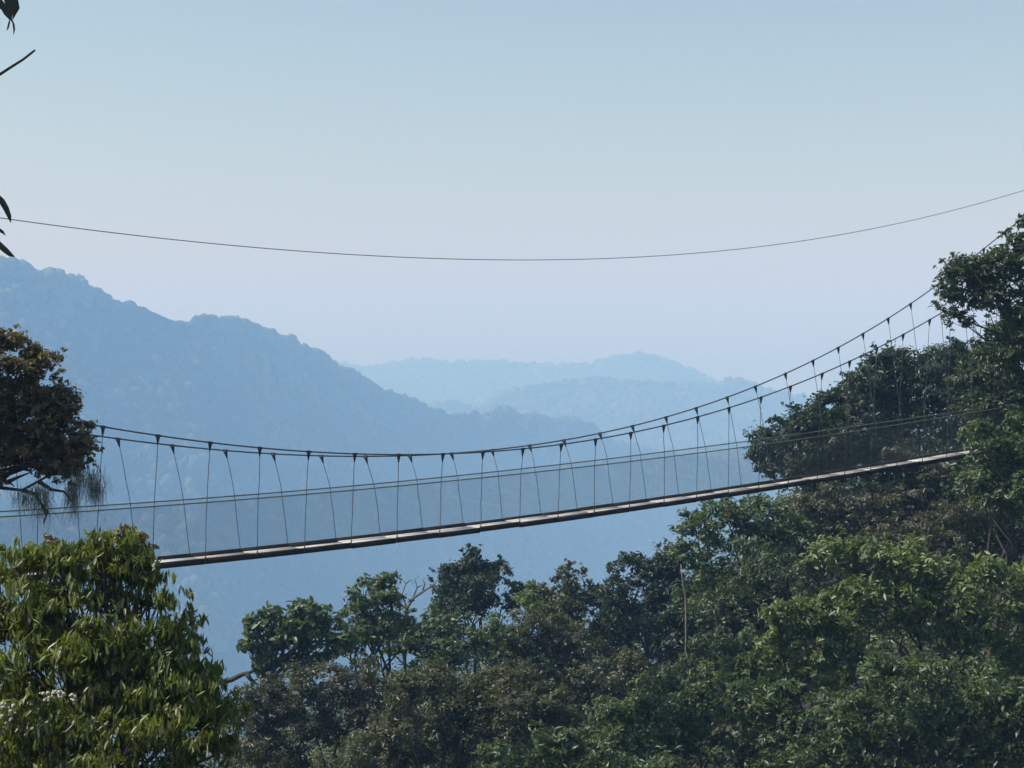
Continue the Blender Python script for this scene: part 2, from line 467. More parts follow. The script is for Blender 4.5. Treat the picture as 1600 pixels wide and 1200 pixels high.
# ---- the wooded slope behind and below the bridge, from the back forwards
def T(*a, **k): return plain_tree('broadleaf_tree', *a, **k)
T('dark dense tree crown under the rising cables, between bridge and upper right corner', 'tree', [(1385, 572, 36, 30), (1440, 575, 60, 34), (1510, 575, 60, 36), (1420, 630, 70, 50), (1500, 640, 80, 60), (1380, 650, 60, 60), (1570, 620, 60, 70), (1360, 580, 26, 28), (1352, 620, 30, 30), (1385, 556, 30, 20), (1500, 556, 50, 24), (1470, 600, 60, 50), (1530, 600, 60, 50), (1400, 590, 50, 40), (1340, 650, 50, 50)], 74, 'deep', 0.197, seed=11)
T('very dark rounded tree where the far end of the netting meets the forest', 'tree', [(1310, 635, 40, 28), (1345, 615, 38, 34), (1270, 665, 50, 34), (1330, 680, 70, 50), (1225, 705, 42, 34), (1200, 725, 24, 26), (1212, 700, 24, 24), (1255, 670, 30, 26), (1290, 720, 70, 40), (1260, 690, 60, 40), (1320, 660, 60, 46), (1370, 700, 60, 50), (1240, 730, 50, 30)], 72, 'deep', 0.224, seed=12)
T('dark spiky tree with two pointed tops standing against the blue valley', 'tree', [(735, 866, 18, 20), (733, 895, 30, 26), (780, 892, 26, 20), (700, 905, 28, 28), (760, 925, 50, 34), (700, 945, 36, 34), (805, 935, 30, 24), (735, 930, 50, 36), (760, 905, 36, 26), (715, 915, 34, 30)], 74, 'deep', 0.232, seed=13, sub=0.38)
T('dull grey green tree just below the walkway at its right end', 'tree', [(1300, 790, 60, 34), (1370, 800, 60, 40), (1440, 790, 60, 50), (1250, 800, 50, 36), (1340, 850, 90, 50), (1430, 740, 60, 40)], 70, 'gray', 0.224, seed=14)
T('dark tree with a small ragged knob on top right of the spiky tree', 'tree', [(886, 886, 14, 12), (908, 892, 12, 10), (882, 912, 24, 22), (855, 930, 26, 20), (915, 925, 34, 24), (880, 965, 70, 40), (950, 955, 40, 36), (950, 1000, 60, 50)], 72, 'olive', 0.215, seed=15)
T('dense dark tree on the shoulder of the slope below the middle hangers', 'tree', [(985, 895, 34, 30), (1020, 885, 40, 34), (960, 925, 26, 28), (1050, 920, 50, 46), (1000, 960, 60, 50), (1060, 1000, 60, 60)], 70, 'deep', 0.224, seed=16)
T('tall leafy tree touching the walkway from below with pale leaf flecks', 'tree', [(1085, 815, 34, 24), (1130, 805, 46, 30), (1190, 805, 50, 36), (1090, 855, 48, 40), (1160, 860, 60, 50), (1230, 850, 50, 50), (1120, 920, 70, 50)], 68, 'green', 0.258, seed=17)
T('mid green tree in the hollow beneath the spiky dark tree', 'tree', [(640, 990, 50, 34), (700, 985, 50, 32), (760, 985, 50, 30), (680, 1030, 70, 40), (600, 1000, 40, 36), (780, 1030, 60, 44)], 66, 'green', 0.215, seed=18)
T('olive green tree left of the dark shoulder tree, deep in the slope', 'tree', [(840, 985, 50, 34), (900, 1010, 60, 44), (830, 1040, 60, 44), (960, 1060, 70, 50), (880, 1090, 70, 44)], 65, 'olive', 0.175, seed=19)
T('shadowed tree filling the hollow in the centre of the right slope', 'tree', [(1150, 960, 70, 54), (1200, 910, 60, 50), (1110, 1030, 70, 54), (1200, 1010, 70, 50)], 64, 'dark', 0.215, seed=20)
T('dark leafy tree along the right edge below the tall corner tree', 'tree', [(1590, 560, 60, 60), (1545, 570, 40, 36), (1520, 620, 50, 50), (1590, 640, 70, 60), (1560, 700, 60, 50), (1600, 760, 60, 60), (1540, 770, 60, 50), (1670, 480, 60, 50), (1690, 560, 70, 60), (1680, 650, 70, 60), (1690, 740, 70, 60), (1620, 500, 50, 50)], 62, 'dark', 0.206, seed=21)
T('brownish grey bush tree with fine twigs right of centre above the light green tree', 'tree', [(1380, 860, 60, 36), (1440, 845, 60, 36), (1500, 830, 60, 40), (1560, 840, 60, 50), (1440, 890, 90, 40)], 60, 'gray', 0.151, seed=22)
T('flat topped green tree with bare twigs beside the spiky dark tree', 'tree', [(575, 918, 30, 14), (610, 912, 30, 12), (560, 940, 26, 16), (605, 935, 36, 16), (590, 960, 50, 24), (555, 975, 30, 20), (575, 992, 40, 24), (630, 985, 36, 24), (545, 1005, 30, 22)], 62, 'green', 0.206, seed=23, sub=0.5, clump=0.25)
T('brown domed bush tree at the foot of the leaning tree', 'tree', [(430, 1095, 60, 34), (500, 1070, 60, 30), (560, 1060, 56, 34), (400, 1140, 50, 50), (480, 1140, 80, 60), (570, 1120, 70, 56), (640, 1110, 60, 50), (450, 1190, 90, 50)], 56, 'dull', 0.146, seed=24)
T('olive brown tree with loose pale twig tips in the lower middle', 'tree', [(640, 1080, 44, 26), (700, 1090, 60, 40), (640, 1140, 80, 56), (750, 1075, 44, 34), (760, 1130, 60, 50), (590, 1180, 90, 50), (700, 1190, 80, 50)], 53, 'olive', 0.138, seed=25)
T('brownish tree with a yellow tipped shoot left of the lower middle', 'tree', [(820, 1060, 30, 30), (850, 1100, 50, 34), (800, 1110, 50, 36), (880, 1140, 50, 36), (820, 1160, 70, 44)], 52, 'olive', 0.130, seed=26, odd=0.08)
T('small leaning sapling with a pale green tip between two dark crowns', 'tree', [(830, 918, 8, 14), (826, 938, 14, 12), (835, 950, 16, 14)], 70, 'bright', 0.206, seed=27, sub=0.6, clump=0.2)
T('large light green bushy tree filling the right below the walkway', 'tree', [(1300, 870, 50, 34), (1370, 880, 60, 36), (1450, 890, 60, 40), (1530, 910, 60, 44), (1600, 940, 50, 50), (1330, 930, 60, 50), (1420, 950, 80, 50), (1520, 990, 80, 50), (1600, 1030, 60, 60)], 50, 'bright', 0.246, seed=28, aspect=0.38, odd=0.06)
T('yellow green tree hiding the right end of the walkway deck', 'tree', [(1535, 680, 34, 26), (1560, 720, 50, 40), (1600, 690, 50, 50), (1530, 760, 36, 40), (1590, 790, 60, 50)], 54, 'green', 0.217, seed=29, odd=0.08)
T('light green tree on the lower slope right of centre with sunlit tips', 'tree', [(1230, 960, 50, 30), (1290, 970, 50, 40), (1190, 1010, 50, 32), (1260, 1030, 70, 40), (1160, 1060, 56, 34), (1330, 1050, 70, 50)], 49, 'bright', 0.217, seed=30, odd=0.05)
T('broad mid green tree at the bottom right of centre', 'tree', [(1030, 1090, 50, 30), (1090, 1080, 50, 34), (1150, 1110, 60, 40), (980, 1130, 60, 36), (1060, 1150, 80, 44), (1180, 1170, 80, 50), (960, 1190, 70, 44), (1250, 1120, 60, 50)], 47, 'green', 0.198, seed=31)
T('deep green tree in the lower right corner with few lit sprays', 'tree', [(1400, 1060, 70, 50), (1500, 1080, 80, 44), (1580, 1110, 70, 50), (1360, 1130, 80, 60), (1460, 1160, 90, 60), (1570, 1190, 80, 60), (1290, 1180, 80, 50)], 45, 'green', 0.206, seed=32)
T('glossy leaved tree at the bottom edge near the centre', 'tree', [(860, 1170, 50, 34), (920, 1160, 44, 30), (800, 1195, 60, 40), (880, 1210, 80, 50), (1000, 1215, 80, 40)], 43, 'green', 0.249, seed=33, aspect=0.3)
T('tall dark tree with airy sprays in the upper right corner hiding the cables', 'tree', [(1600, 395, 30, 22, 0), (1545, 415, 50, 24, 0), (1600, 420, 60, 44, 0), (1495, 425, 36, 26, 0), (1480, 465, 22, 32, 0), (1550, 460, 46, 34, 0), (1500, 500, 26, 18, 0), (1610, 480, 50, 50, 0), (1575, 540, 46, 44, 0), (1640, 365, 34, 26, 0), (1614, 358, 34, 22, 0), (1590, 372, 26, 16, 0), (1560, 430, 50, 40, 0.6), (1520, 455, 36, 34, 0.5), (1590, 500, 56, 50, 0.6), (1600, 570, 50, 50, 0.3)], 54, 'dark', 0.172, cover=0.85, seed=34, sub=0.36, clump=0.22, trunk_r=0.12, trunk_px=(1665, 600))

# ---- trees at the left
left_tree = T('brown green tree with layered dense foliage at the left edge covering the cable ends', 'tree', [(5, 535, 44, 26, 0), (55, 572, 50, 36, 0), (100, 640, 34, 36, 0), (20, 705, 80, 44, 0.2), (45, 620, 70, 50, 0.2), (118, 700, 30, 44, 0), (112, 740, 26, 26, 0), (85, 730, 30, 24, 0.1), (-20, 600, 70, 60, 0), (20, 650, 70, 50, 0), (85, 670, 46, 44, 0), (70, 715, 60, 34, 0), (-40, 700, 70, 50, 0), (115, 715, 22, 34, 0)], 27, 'brown', 0.09, seed=41, clump=0.16, sub=0.36, trunk_px=(-120, 770), cover=1.25)


# ---- low growth on the spur, filling the spaces between the trunks
def undergrowth():
    rg = np.random.default_rng(77)
    n = 2700
    x = rg.uniform(-21, 36, n); y = rg.uniform(44, 84, n)
    z = ground_h(x, y)
    c = np.stack([x, y, z + rg.uniform(0.3, 1.8, n)], -1)
    r = rg.uniform(0.6, 1.9, n)
    k = 95
    d = norm(rg.normal(size=(n, k, 3)) + [0, -0.2, 0.45])
    pos = (c[:, None] + d * r[:, None, None] * rg.uniform(0.75, 1.1, (n, k, 1)) * [1, 1, 1.25]).reshape(-1, 3)
    d = d.reshape(-1, 3)
    nn = norm(d * 0.5 + [0, 0, 0.5] + rg.normal(size=d.shape) * 0.5)
    N = len(pos); L = 0.3 * rg.uniform(0.6, 1.3, N)
    V, T_, q = leaf_geo(pos, nn, rg.normal(size=(N, 3)) + [0, 0, -0.3], L, L * 0.45, rg)
    tint = np.zeros((N, 3)); tint[:, 0] = np.clip(np.repeat(rg.random(n), k) * 0.6 + rg.random(N) * 0.4, 0, 1); tint[:, 1] = (rg.random(N) < 0.02) * 0.6
    link('undergrowth', mesh_from('undergrowth', V, T_, LM['dark'], tint=np.repeat(tint, q, 0)), kind='stuff', label='dark undergrowth between the trees on the wooded slope', category='undergrowth')
undergrowth()

# ------------------------------------------------------------------ the suspension bridge (canopy walkway)
BD, BK = 46.0, 0.83572
bdir = np.array([1.0, BK]) / math.hypot(1, BK); blat = np.array([-bdir[1], bdir[0]])
STEP, S0 = 1.40714, -12.461
W_TN, W_TF = -0.248, 1.294       # main cables
W_DN, W_DF = -0.081, 0.598       # deck edges
W_RN, W_RF = -0.14, 0.74         # hand ropes
def on_plane(px, py, w):
    """the point of the vertical plane at lateral offset w of the bridge seen at (px, py); returns s, z"""
    a = P(px, py, 1.0); a = a / a[1]
    # point = k * (a0, 1), origin + s*bdir + w*blat
    o = np.array([0, BD]) + w * blat
    k = (o[0] * -bdir[1] + o[1] * bdir[0]) / (a[0] * -bdir[1] + bdir[0])
    p = np.array([a[0] * k, k])
    return float((p - o) @ bdir), a[2] * k
def at(s_, w, z): 
    q = np.array([0, BD]) + s_ * bdir + w * blat
    return np.array([q[0], q[1], z])
def curve(pts, w, deg):
    q = np.array([on_plane(x, y, w) for x, y in pts])
    return np.poly1d(np.polyfit(q[:, 0], q[:, 1], deg))
NT = [(161, 667), (247, 680.5), (328.5, 691), (406, 699.5), (482.5, 706), (554.5, 709), (623, 711), (692, 710), (754.5, 705.5), (817, 702), (877, 693), (930.5, 686), (985.5, 677), (1037, 665.5), (1090, 652), (1139, 636), (1189, 620), (1235, 605), (1284.5, 584), (1327.5, 564.5), (1370, 544), (1411, 522.5), (1452.5, 500)]
FT = [(130, 677), (184, 686), (269, 696), (352, 704), (427, 710), (502, 712.5), (571, 713), (640.5, 711.5), (705.5, 708), (769, 702), (827.5, 695), (881, 687.5), (937, 678), (988, 665.5), (1040.5, 652), (1087.5, 639), (1136, 621), (1180, 605), (1227, 583), (1270, 562.5), (1309.5, 542), (1348, 521), (1387.5, 498), (1422.5, 474.5), (1455, 453), (1555, 373), (1595, 335)]
NB = [(250, 883), (322, 876), (399.6, 867.5), (477, 858.5), (549, 850.5), (618, 843), (684.5, 834.5), (749.5, 827), (810, 819.5), (870, 811), (927, 803), (983, 794.5), (1036, 786.5), (1089, 779), (1139, 770), (1200, 761), (1300, 748), (1362, 737), (1440, 722), (1500, 710)]
FB = [(257, 873), (295, 869.5), (374, 863.5), (451, 855), (524, 847), (592.5, 839), (659.5, 830), (724, 822), (784, 815), (846, 807), (904.5, 798.5), (960, 790.5), (1014, 784), (1066, 777), (1117.5, 768), (1164, 760), (1270, 744), (1375, 728), (1480, 711)]
NR = [(0, 809.5), (120, 800), (240, 788), (322, 784), (400, 779.5), (550, 767), (700, 752.5), (800, 742.5), (930, 728.5), (985, 720), (1037, 714), (1100, 706), (1189, 694.5), (1350, 672.5), (1487, 650)]
FR = [(0, 799), (100, 794), (200, 786), (322, 779), (400, 773), (550, 759), (700, 744), (800, 734), (985, 712), (1037, 706.5), (1100, 699), (1200, 686), (1300, 670), (1412, 655), (1487, 645)]
zTN, zTF = curve(NT, W_TN, 5), curve(FT, W_TF, 5)
zDN, zDF = curve(NB, W_DN, 3), curve(FB, W_DF, 3)
zRN, zRF = curve(NR, W_RN, 3), curve(FR, W_RF, 3)

def bridge():
    rg = np.random.default_rng(5)
    i0, i1 = -7, 30
    sA, sB = S0 + STEP * (i0 - 0.5), S0 + STEP * i1
    org = at(0, 0.25, float(zDN(0)))
    root = thing('suspension_bridge', 'narrow hanging footbridge of cables, netting and a pale deck crossing the valley', 'bridge', org)
    def put(name, g, mat, parent=root, **k):
        return link(name, g.mesh(name, M[mat], org), parent, **k)
    ext = lambda f, s_, lim0, lim1: f(np.clip(s_, lim0, lim1)) + np.where(s_ > lim1, (s_ - lim1) * np.polyder(f)(lim1), 0) + np.where(s_ < lim0, (s_ - lim0) * np.polyder(f)(lim0), 0)
    hTN = lambda s_: ext(zTN, np.asarray(s_, float), S0 - 1, S0 + STEP * 22.3)
    hTF = lambda s_: ext(zTF, np.asarray(s_, float), S0 - 1, S0 + STEP * 25)
    ss = np.linspace(sA, sB + 3, 150)
    for w, f in ((W_TN, hTN), (W_TF, hTF)):
        put('main_cable', Geo().tube([at(a, w, z) for a, z in zip(ss, f(ss))], 0.021, 6), 'cable')
    s0r, s1r = on_plane(0, 809, W_RN)[0], on_plane(1487, 650, W_RN)[0]
    def rail(f):
        return lambda s_: ext(f, np.asarray(s_, float), s0r, s1r) 
    hRN, hRF = rail(zRN), rail(zRF)
    d0, d1 = on_plane(250, 883, W_DN)[0], on_plane(1500, 710, W_DN)[0]
    hDN = lambda s_: ext(zDN, np.asarray(s_, float), d0, d1)
    hDF = lambda s_: ext(zDF, np.asarray(s_, float), d0, d1)
    sr = np.linspace(sA, sB, 260)
    for w, f in ((W_RN, hRN), (W_RF, hRF)):
        put('hand_rope', Geo().tube([at(a, w, z) for a, z in zip(sr, f(sr))], 0.018, 6), 'rope')
    dm = lambda s_: 0.5 * (hDN(s_) + hDF(s_))       # the deck runs level across
    # hangers with their cable clamps
    for i in range(i0, i1):
        for w, wr, wd, fT, fR, near in ((W_TN, W_RN, W_DN, hTN, hRN, True), (W_TF, W_RF, W_DF, hTF, hRF, False)):
            s_ = S0 + STEP * i
            k = (i - (0 if near else 1))
            L = NT if near else FT[1:24]
            if 0 <= k < len(L): s_ = on_plane(L[k][0], L[k][1], w)[0]
            sb = S0 + STEP * i + rg.normal(0, 0.015)
            top = at(s_, w, float(fT(s_)))
            zr = float(fR(sb)); zd = float(dm(sb))
            bot = at(sb, wd - 0.02 if near else wd + 0.02, zd - 0.04)
            g = Geo()
            th = np.linspace(0, 1, 7)[:, None]
            if top[2] < zr + 0.1: continue
            mid = at(sb, wr, zr)
            tt = (top[2] - zr) / max(0.2, top[2] - bot[2])
            p = top + (bot - top) * th
            bow = (mid - (top + (bot - top) * tt))
            p = p + bow * np.where(th < tt, th / tt, (1 - th) / (1 - tt)) * 0.45
            p[1:-1] += rg.normal(0, 0.006, (5, 3))
            g.tube(p, 0.0095, 5)
            h = put('hanger', g, 'cable')
            c = Geo()                              # the saddle grips the cable, the thimble tapers down to the hanger
            cd = at(s_ + 0.07, w, float(fT(s_ + 0.07))) - at(s_ - 0.07, w, float(fT(s_ - 0.07)))
            c.tube([top - cd * 0.5, top, top + cd * 0.5], [0.028, 0.036, 0.028], 6)
            dv = (p[1] - p[0]) / np.linalg.norm(p[1] - p[0])
            c.tube([top + dv * 0.01, top + dv * 0.07, top + dv * 0.22], [0.062, 0.045, 0.012], 6)
            put('cable_clamp', c, 'clamp', h)
            c = Geo()
            dv = (p[-2] - p[-1]) / np.linalg.norm(p[-2] - p[-1])
            c.tube([p[-1] + dv * 0.16, p[-1] + dv * 0.02, p[-1] - dv * 0.04], [0.012, 0.028, 0.03], 6)
            put('shackle', c, 'clamp', h)
    # deck: one pale plank run per bay, dark edge boards, cross beams
    for i in range(i0, i1 - 1):
        a, b = S0 + STEP * i + 0.012, S0 + STEP * (i + 1) - 0.012
        za, zb = float(dm(a)), float(dm(b))
        def slab(w0, w1, zlo, zhi, a=a, b=b, j=0.0):
            V = []
            for s_, z in ((a, za), (b, zb)):
                for w in (w0, w1):
                    for dz in (zlo, zhi):
                        V.append(at(s_, w, z + dz + j))
            T_ = [(0, 1, 3), (0, 3, 2), (4, 7, 5), (4, 6, 7), (0, 5, 1), (0, 4, 5), (2, 3, 7), (2, 7, 6), (0, 2, 6), (0, 6, 4), (1, 5, 7), (1, 7, 3)]
            g = Geo(); g.add(V, T_); return g
        j = rg.normal(0, 0.006)
        wd = (W_DF - W_DN - 0.08) / 3
        for k in range(3):
            put('deck_plank', slab(W_DN + 0.04 + wd * k + 0.006, W_DN + 0.04 + wd * (k + 1) - 0.006, -0.03 + 0.004 * k, 0.008 + 0.004 * k, j=j + rg.normal(0, 0.006)), 'deck' if rg.random() < 0.65 else 'worn_deck')
        put('edge_board', slab(W_DN - 0.01, W_DN + 0.036, -0.105, 0.036, j=rg.normal(0, 0.007)), 'board')
        put('edge_board', slab(W_DF - 0.036, W_DF + 0.01, -0.10, 0.10, j=rg.normal(0, 0.007)), 'board')
        c = at(a - 0.03, (W_DN + W_DF) / 2, float(dm(a - 0.03)) - 0.07)
        bl = np.array([blat[0], blat[1], 0]); bd_ = np.array([bdir[0], bdir[1], 0])
        put('cross_beam', Geo().box(c, bl * ((W_DF - W_DN) / 2 - 0.05), bd_ * 0.02, (0, 0, 0.014)), 'beam')
    # diamond netting from hand rope to deck edge on both sides
    cell = 0.042
    for w1, w0, fR in ((W_RN, W_DN - 0.014, hRN), (W_RF, W_DF + 0.014, hRF)):
        g = Geo()
        a = np.arange(sA + 1.6, sB - 1.6, cell)
        V = []; T_ = []
        for sg in (-1, 1):
            x0 = a; x1 = a + sg * 1.35
            pts = []
            for t in (0, 0.33, 0.66, 1):
                s_ = x0 + (x1 - x0) * t
                zt, zb = fR(s_), dm(s_) + 0.02
                z = zt + (zb - zt) * t
                w = w1 + (w0 - w1) * t + 0.03 * math.sin(math.pi * t) * (1 if w1 > 0.3 else -1)
                q = np.array([0, BD])[None] + s_[:, None] * bdir + w * blat
                pts.append(np.column_stack([q, z]))
            pts = np.stack(pts, 1)                  # n, 4, 3
            n = len(a); r = 0.0014
            bl = np.array([blat[0], blat[1], 0]) * r; bs = np.array([bdir[0], bdir[1], 0]) * r
            ring = np.stack([pts - bs, pts + bs, pts + bl * 1.2], 2)  # n,4,3(sides),3
            V0 = ring.reshape(-1, 3)
            base_i = (np.arange(n) * 12)[:, None]
            tt = []
            for sgm in range(3):
                for e in range(3):
                    p0, p1 = sgm * 3 + e, sgm * 3 + (e + 1) % 3
                    tt += [(p0, p1, p1 + 3), (p0, p1 + 3, p0 + 3)]
            T0 = (np.array(tt)[None] + base_i[:, :, None]).reshape(-1, 3)
            g.add(V0, T0)
        for t in (1.0,):
            s_ = np.arange(sA, sB, 0.5)
            zt, zb = fR(s_), dm(s_) + 0.02
            g.tube([at(x, w1 + (w0 - w1) * t * 0.98, z) for x, z in zip(s_, zt + (zb - zt) * t)], 0.004, 3)
        put('net', g, 'net')
bridge()

# ---- the single wire high above
def overhead():
    pts = [(-120, 322), (0, 341), (17, 343), (100, 354), (175, 363), (400, 387), (540, 397), (700, 404.5), (830, 406), (960, 403.5), (1100, 395), (1200, 383), (1350, 360.5), (1450, 338), (1600, 297.5), (1700, 265)]
    w = 0.5
    f = curve(pts, w, 5)
    s0, s1 = on_plane(-120, 322, w)[0], on_plane(1700, 265, w)[0]
    ss = np.linspace(s0, s1, 120)
    o = link('overhead_wire', Geo().tube([at(a, w, float(f(a))) for a in ss], 0.0115, 6).mesh('overhead_wire', M['wire']), label='single thin wire sagging across the open sky above the footbridge', category='wire')
overhead()


# ---- hanging lichen under the left tree
def strands(name, spots, d, mat, root, base, rg, n=40, r=0.0022):
    g = Geo()
    for x, y, sx, L in spots:
        for _ in range(n):
            a = P(x + rg.normal(0, sx), y + rg.normal(0, 7), d + rg.normal(0, 0.15))
            l = L * d / F * rg.uniform(0.3, 1.0)
            t = np.linspace(0, 1, 5)[:, None]
            sw = rg.normal(0, 0.22, 3) * l
            q = a + np.array([0, 0, -l]) * t + sw * t ** 1.5 + rg.normal(0, 0.02, (5, 3)) * l * 1.5
            g.tube(q, np.linspace(r, r * 0.4, 5), 3)
    o = link(name, g.mesh(name, M[mat], base), root); o['kind'] = 'stuff'; return o
strands('hanging_lichen', [(140, 745, 12, 45), (150, 760, 9, 30), (112, 765, 6, 46), (66, 765, 8, 60), (40, 770, 10, 30), (120, 735, 18, 40)], 26.8, 'lichen', left_tree[0], left_tree[1], np.random.default_rng(3), 170, 0.0028)
g = Geo(); rg_ = np.random.default_rng(9)
for pts in ([(-40, 770), (0, 762), (35, 766), (60, 752), (90, 735), (120, 728)], [(35, 766), (55, 772), (66, 790), (72, 806)], [(0, 762), (-5, 748), (14, 752), (22, 760)], [(14, 752), (30, 745), (48, 738)], [(60, 752), (80, 765), (100, 768), (118, 790)], [(66, 790), (74, 800), (68, 818)], [(0, 738), (20, 730), (45, 735), (60, 725)]):
    g.tube([P(x, y, 27 + rg_.normal(0, 0.05)) for x, y in pts], np.linspace(0.038, 0.01, len(pts)), 6)
link('branch', g.mesh('branch', M['bark'], left_tree[1], True), left_tree[0])

# ---- leaning tree with large leaves
lean = plain_tree('leaning_tree', 'leaning tree with big ragged leaves and a bare low limb above the blue valley', 'tree',
    [(398, 975, 24, 20, 0), (385, 1005, 20, 18, 0), (420, 960, 24, 14, 0), (462, 960, 34, 20, 0), (450, 990, 44, 26, 0), (500, 965, 24, 20, 0), (505, 1000, 40, 28, 0), (415, 1035, 26, 26, 0), (540, 1010, 26, 26, 0), (530, 960, 14, 10, 0), (480, 1030, 50, 26, 0.5), (430, 1000, 34, 26, 0.4), (475, 975, 40, 24, 0.3), (400, 1005, 22, 22, 0.2)],
    60, 'green', 0.34, cover=0.9, seed=51, aspect=0.5, droop=0.3, clump=0.28, sub=0.34, fancy=True, trunk_px=(416, 1072), trunk_r=0.16)
g = Geo()
for pts in ([(416, 1084), (424, 1060), (432, 1040), (445, 1010)], [(345, 1066), (362, 1062), (378, 1054), (392, 1050), (410, 1040), (425, 1030)], [(385, 1052), (392, 1062), (404, 1070)], [(432, 1040), (470, 1005), (510, 985)], [(432, 1040), (410, 1000), (392, 965)]):
    g.tube([P(x, y, 60) for x, y in pts], np.linspace(0.12, 0.04, len(pts)), 6)
link('branch', g.mesh('branch', M['bark'], lean[1], True), lean[0])

# ---- bare and pale stems among the crowns
def bare_tree(label, segs, d, r, mat):
    x, y = segs[0][0]
    b = P(x, y, d); gz = float(ground_h(b[0], d)) - 0.2
    base = np.array([b[0], d, gz])
    root = thing('bare_tree', label, 'tree', base)
    first = [base] + [P(px, py, d) for px, py in segs[0]]
    link('trunk', Geo().tube(first, np.linspace(r * 1.3, r * 0.5, len(first)), 6).mesh('trunk', M[mat], base, True), root)
    for sgm in segs[1:]:
        link('branch', Geo().tube([P(px, py, d) for px, py in sgm], np.linspace(r * 0.5, r * 0.18, len(sgm)), 5).mesh('branch', M[mat], base, True), root)
bare_tree('small bare tree with crooked twigs between the flat topped and the spiky trees',
    [[(632, 975), (636, 950), (645, 935), (660, 925), (676, 915)], [(636, 950), (628, 930), (634, 912), (624, 900)], [(645, 935), (652, 918), (648, 905), (655, 900)], [(660, 925), (664, 912), (660, 905), (668, 903)], [(636, 950), (622, 942), (616, 930)], [(634, 912), (642, 906), (646, 912)], [(676, 915), (684, 906), (692, 908)], [(652, 918), (660, 914)], [(628, 930), (618, 922), (622, 914)]], 66, 0.07, 'pale_bark')
bare_tree('thin pale trunk standing out in the dark slope below the middle hangers', [[(1072, 955), (1071, 930), (1066, 905), (1064, 882)], [(1066, 905), (1076, 890)]], 63.5, 0.04, 'pale_bark')

# ---- the tree with long drooping leaves at the lower left, its nearest leaves one by one
def drooping_tree():
    root, base, lobes, (c, n, ax, s), rg, o = tree('drooping_leaf_tree', 'near tree of long drooping yellow green leaves filling the lower left corner', 'tree',
        [(22, 880, 40, 44, 0), (60, 885, 40, 34, 0.1), (112, 885, 44, 34, 0.1), (165, 865, 36, 36, 0), (222, 885, 26, 34, 0), (190, 920, 60, 50, 0.1), (150, 875, 34, 46, 0.1), (200, 875, 44, 40, 0), (85, 900, 40, 40, 0), (40, 960, 80, 60, -0.1), (150, 960, 80, 60, 0), (240, 960, 50, 50, 0), (275, 1010, 46, 50, 0), (60, 1060, 110, 80, -0.4), (190, 1060, 100, 80, -0.3),
         (320, 1070, 34, 34, 0), (305, 1120, 70, 70, -0.1), (60, 1160, 120, 90, -0.6), (210, 1170, 120, 90, -0.5), (335, 1180, 58, 60, 0), (350, 1120, 36, 56, 0), (300, 1060, 44, 40, 0), (238, 905, 14, 34, 0), (20, 1010, 60, 60, 0), (10, 1090, 60, 70, 0), (60, 1190, 90, 60, -0.2), (150, 1020, 90, 80, -0.1), (0, 920, 40, 50, 0.1), (10, 1180, 70, 70, 0.1), (110, 1110, 90, 90, 0.2), (250, 1090, 80, 70, 0.2)],
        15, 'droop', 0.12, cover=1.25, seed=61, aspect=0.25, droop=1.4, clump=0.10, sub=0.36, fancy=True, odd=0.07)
    # choose the 300 that show largest: nearest to the camera, inside the picture
    px = 800 + F * c[:, 0] / c[:, 1]; py = HORIZON - F * c[:, 2] / c[:, 1]
    inside = (px > 5) & (px < 400) & (py > 800) & (py < 1195)
    score = np.where(inside, -c[:, 1] + 0.9 * rg.random(len(c)), -99)
    pick = np.argsort(-score)[:300]
    rest = np.ones(len(c), bool); rest[pick] = False
    crown_part(root, base, c[rest], n[rest], ax[rest], s[rest], o['mat'], o['leaf'], o['aspect'], rg, True, o['odd'])
    metas = []
    for k in range(8):
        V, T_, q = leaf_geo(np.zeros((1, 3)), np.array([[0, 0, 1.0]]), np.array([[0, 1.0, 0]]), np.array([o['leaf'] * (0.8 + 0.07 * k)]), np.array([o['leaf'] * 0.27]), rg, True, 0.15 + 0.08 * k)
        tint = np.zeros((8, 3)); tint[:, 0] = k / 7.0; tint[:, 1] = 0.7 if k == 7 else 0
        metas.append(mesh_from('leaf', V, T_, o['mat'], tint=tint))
    from mathutils import Matrix
    for i in pick:
        nn = n[i] / np.linalg.norm(n[i]); a = ax[i] - (ax[i] @ nn) * nn; a /= np.linalg.norm(a); sd = np.cross(a, nn)
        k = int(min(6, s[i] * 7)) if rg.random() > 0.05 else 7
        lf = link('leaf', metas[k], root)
        p = c[i] - base
        lf.matrix_local = Matrix(((sd[0], a[0], nn[0], p[0]), (sd[1], a[1], nn[1], p[1]), (sd[2], a[2], nn[2], p[2]), (0, 0, 0, 1)))
    # two heads of cream flowers; the third paints in whitish leaves and glints
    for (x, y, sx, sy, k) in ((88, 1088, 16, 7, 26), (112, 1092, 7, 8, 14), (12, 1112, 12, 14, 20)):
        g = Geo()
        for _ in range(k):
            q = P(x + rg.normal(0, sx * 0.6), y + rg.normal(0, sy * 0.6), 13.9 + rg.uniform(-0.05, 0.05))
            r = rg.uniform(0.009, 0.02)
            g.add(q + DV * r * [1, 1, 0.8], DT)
        link('blossom_glint', g.mesh('blossom_glint', M['flower_glint'], base, True), root)
drooping_tree()
plain_tree('broadleaf_tree', 'small dark brown crown peeping over the drooping leaves below the hand ropes', 'tree', [(80, 852, 20, 14, 0), (70, 880, 30, 20, 0)], 19, 'brown', 0.085, seed=62, clump=0.12, cover=1.1)
plain_tree('broadleaf_tree', 'brownish rounded crown just behind the top of the drooping leaves', 'tree', [(185, 838, 28, 16, 0), (215, 855, 26, 20, 0), (180, 870, 40, 24, 0)], 18, 'brown', 0.085, seed=63, clump=0.12, cover=1.1)

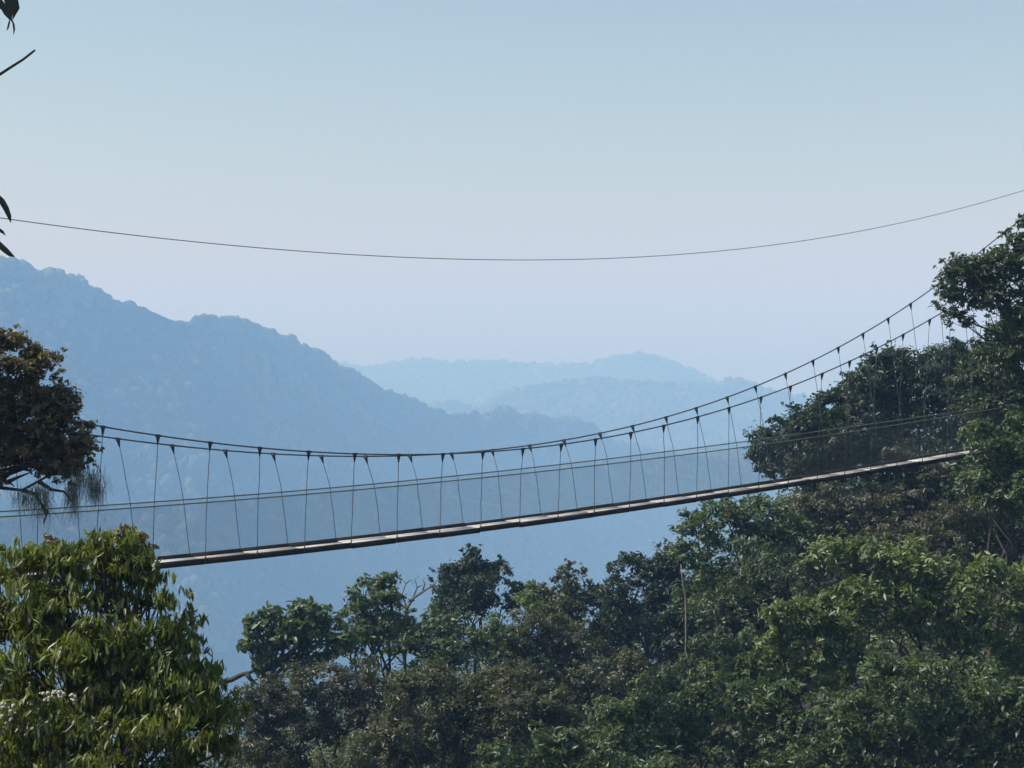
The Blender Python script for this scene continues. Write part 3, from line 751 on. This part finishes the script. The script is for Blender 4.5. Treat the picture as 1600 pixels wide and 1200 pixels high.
# ---- twigs and leaves that reach into the picture at the upper left, from a tree just outside
def overhang():
    d = 5.0
    b = P(-520, 400, d); base = np.array([b[0], d, float(ground_h(b[0], d)) - 0.2])
    root = thing('overhanging_tree', 'dark leaf tips and a bare twig reaching in at the upper left edge', 'tree', base)
    rg = np.random.default_rng(8)
    p, r = limb(base, P(-480, -100, d), 0.13, 0.08, rg, 0.03, 8)
    link('trunk', Geo().tube(p, r, 10).mesh('trunk', M['bark'], base, True), root)
    def br(pts, r0, r1, name='branch'):
        return link(name, Geo().tube([P(x, y, d) for x, y in pts], np.asarray(r1) if np.ndim(r1) else np.linspace(r0, r1, len(pts)), 7).mesh(name, M['bark'], base, True), root)
    br([(-490, 60), (-350, 10), (-200, -20), (-90, -35), (-10, -30), (20, -25)], 0.05, 0.008)
    br([(-490, 330), (-330, 260), (-200, 195), (-110, 160), (-40, 132), (0, 116), (20, 103), (36, 93), (50, 82), (55, 78)], 0.035, [0.03, 0.018, 0.011, 0.008, 0.0058, 0.0045, 0.004, 0.0036, 0.0034, 0.0026], 'twig')
    br([(-330, 260), (-220, 250), (-120, 265), (-50, 285), (-15, 300)], 0.02, 0.004)
    br([(-220, 250), (-140, 300), (-60, 350), (-20, 366)], 0.018, 0.004)
    def lf(pts, wid, mat='black_leaf'):
        """a leaf along pts: folded blade with a midrib ridge"""
        pts = np.array([P(x, y, d) for x, y in pts]); n = len(pts)
        t = np.linspace(0, 1, n); w = np.interp(t, [0, 0.15, 0.5, 0.85, 1], [0.2, 0.8, 1, 0.6, 0.08]) * wid * d / F
        dr = np.gradient(pts, axis=0); dr /= np.linalg.norm(dr, axis=1, keepdims=True)
        sd = np.cross(dr, [0, 1, 0]); sd /= np.linalg.norm(sd, axis=1, keepdims=True)
        V = []; T_ = []
        for k in range(n):
            V += [pts[k] - sd[k] * w[k] + np.array([0, 0.4, 0]) * w[k], pts[k], pts[k] + sd[k] * w[k] + np.array([0, 0.7, 0]) * w[k]]
        for k in range(n - 1):
            a = 3 * k
            T_ += [(a, a + 1, a + 4), (a, a + 4, a + 3), (a + 1, a + 2, a + 5), (a + 1, a + 5, a + 4)]
        V = np.array(V) - base
        tint = np.zeros((len(V), 3)); tint[:, 0] = rg.random()
        link('leaf', mesh_from('leaf', V, T_, M[mat], tint=tint), root)
    lf([(14, -30), (20, -5), (24, 12), (20, 30)], 7); lf([(8, -28), (10, -4), (14, 12), (18, 34)], 6); lf([(-6, -10), (2, 6), (9, 20), (16, 32)], 5)
    lf([(-20, -24), (-6, -2), (2, 10), (10, 18)], 6)
    lf([(16, 28), (14, 36), (12, 44), (10, 48)], 1.6); lf([(18, 28), (21, 38), (22, 46), (21, 55)], 1.8)
    lf([(-22, 298), (-8, 304), (2, 314), (9, 326), (14, 338), (17, 348)], 5); lf([(-20, 352), (-6, 356), (3, 362), (9, 368)], 3)
    lf([(-26, 366), (-10, 374), (0, 384), (9, 392), (16, 398), (23, 401)], 5)
overhang()

def haze_box():
    m, nt, out = nodes('haze_air')
    v = nt.nodes.new('ShaderNodeVolumePrincipled')
    v.inputs['Color'].default_value = (*HAZE_COLOR, 1)
    v.inputs['Absorption Color'].default_value = (0.74, 0.65, 0.25, 1)
    v.inputs['Density'].default_value = HAZE_DENSITY
    v.inputs['Anisotropy'].default_value = 0.0
    nt.links.new(v.outputs[0], out.inputs['Volume'])
    X, z0, z1 = 7000, VALLEY - 30, 225
    o = link('haze', Geo().box((0, 0, (z0 + z1) / 2), (X, 0, 0), (0, X, 0), (0, 0, (z1 - z0) / 2)).mesh('haze', m), kind='stuff', label='thin blue haze filling the valley air')
haze_box()
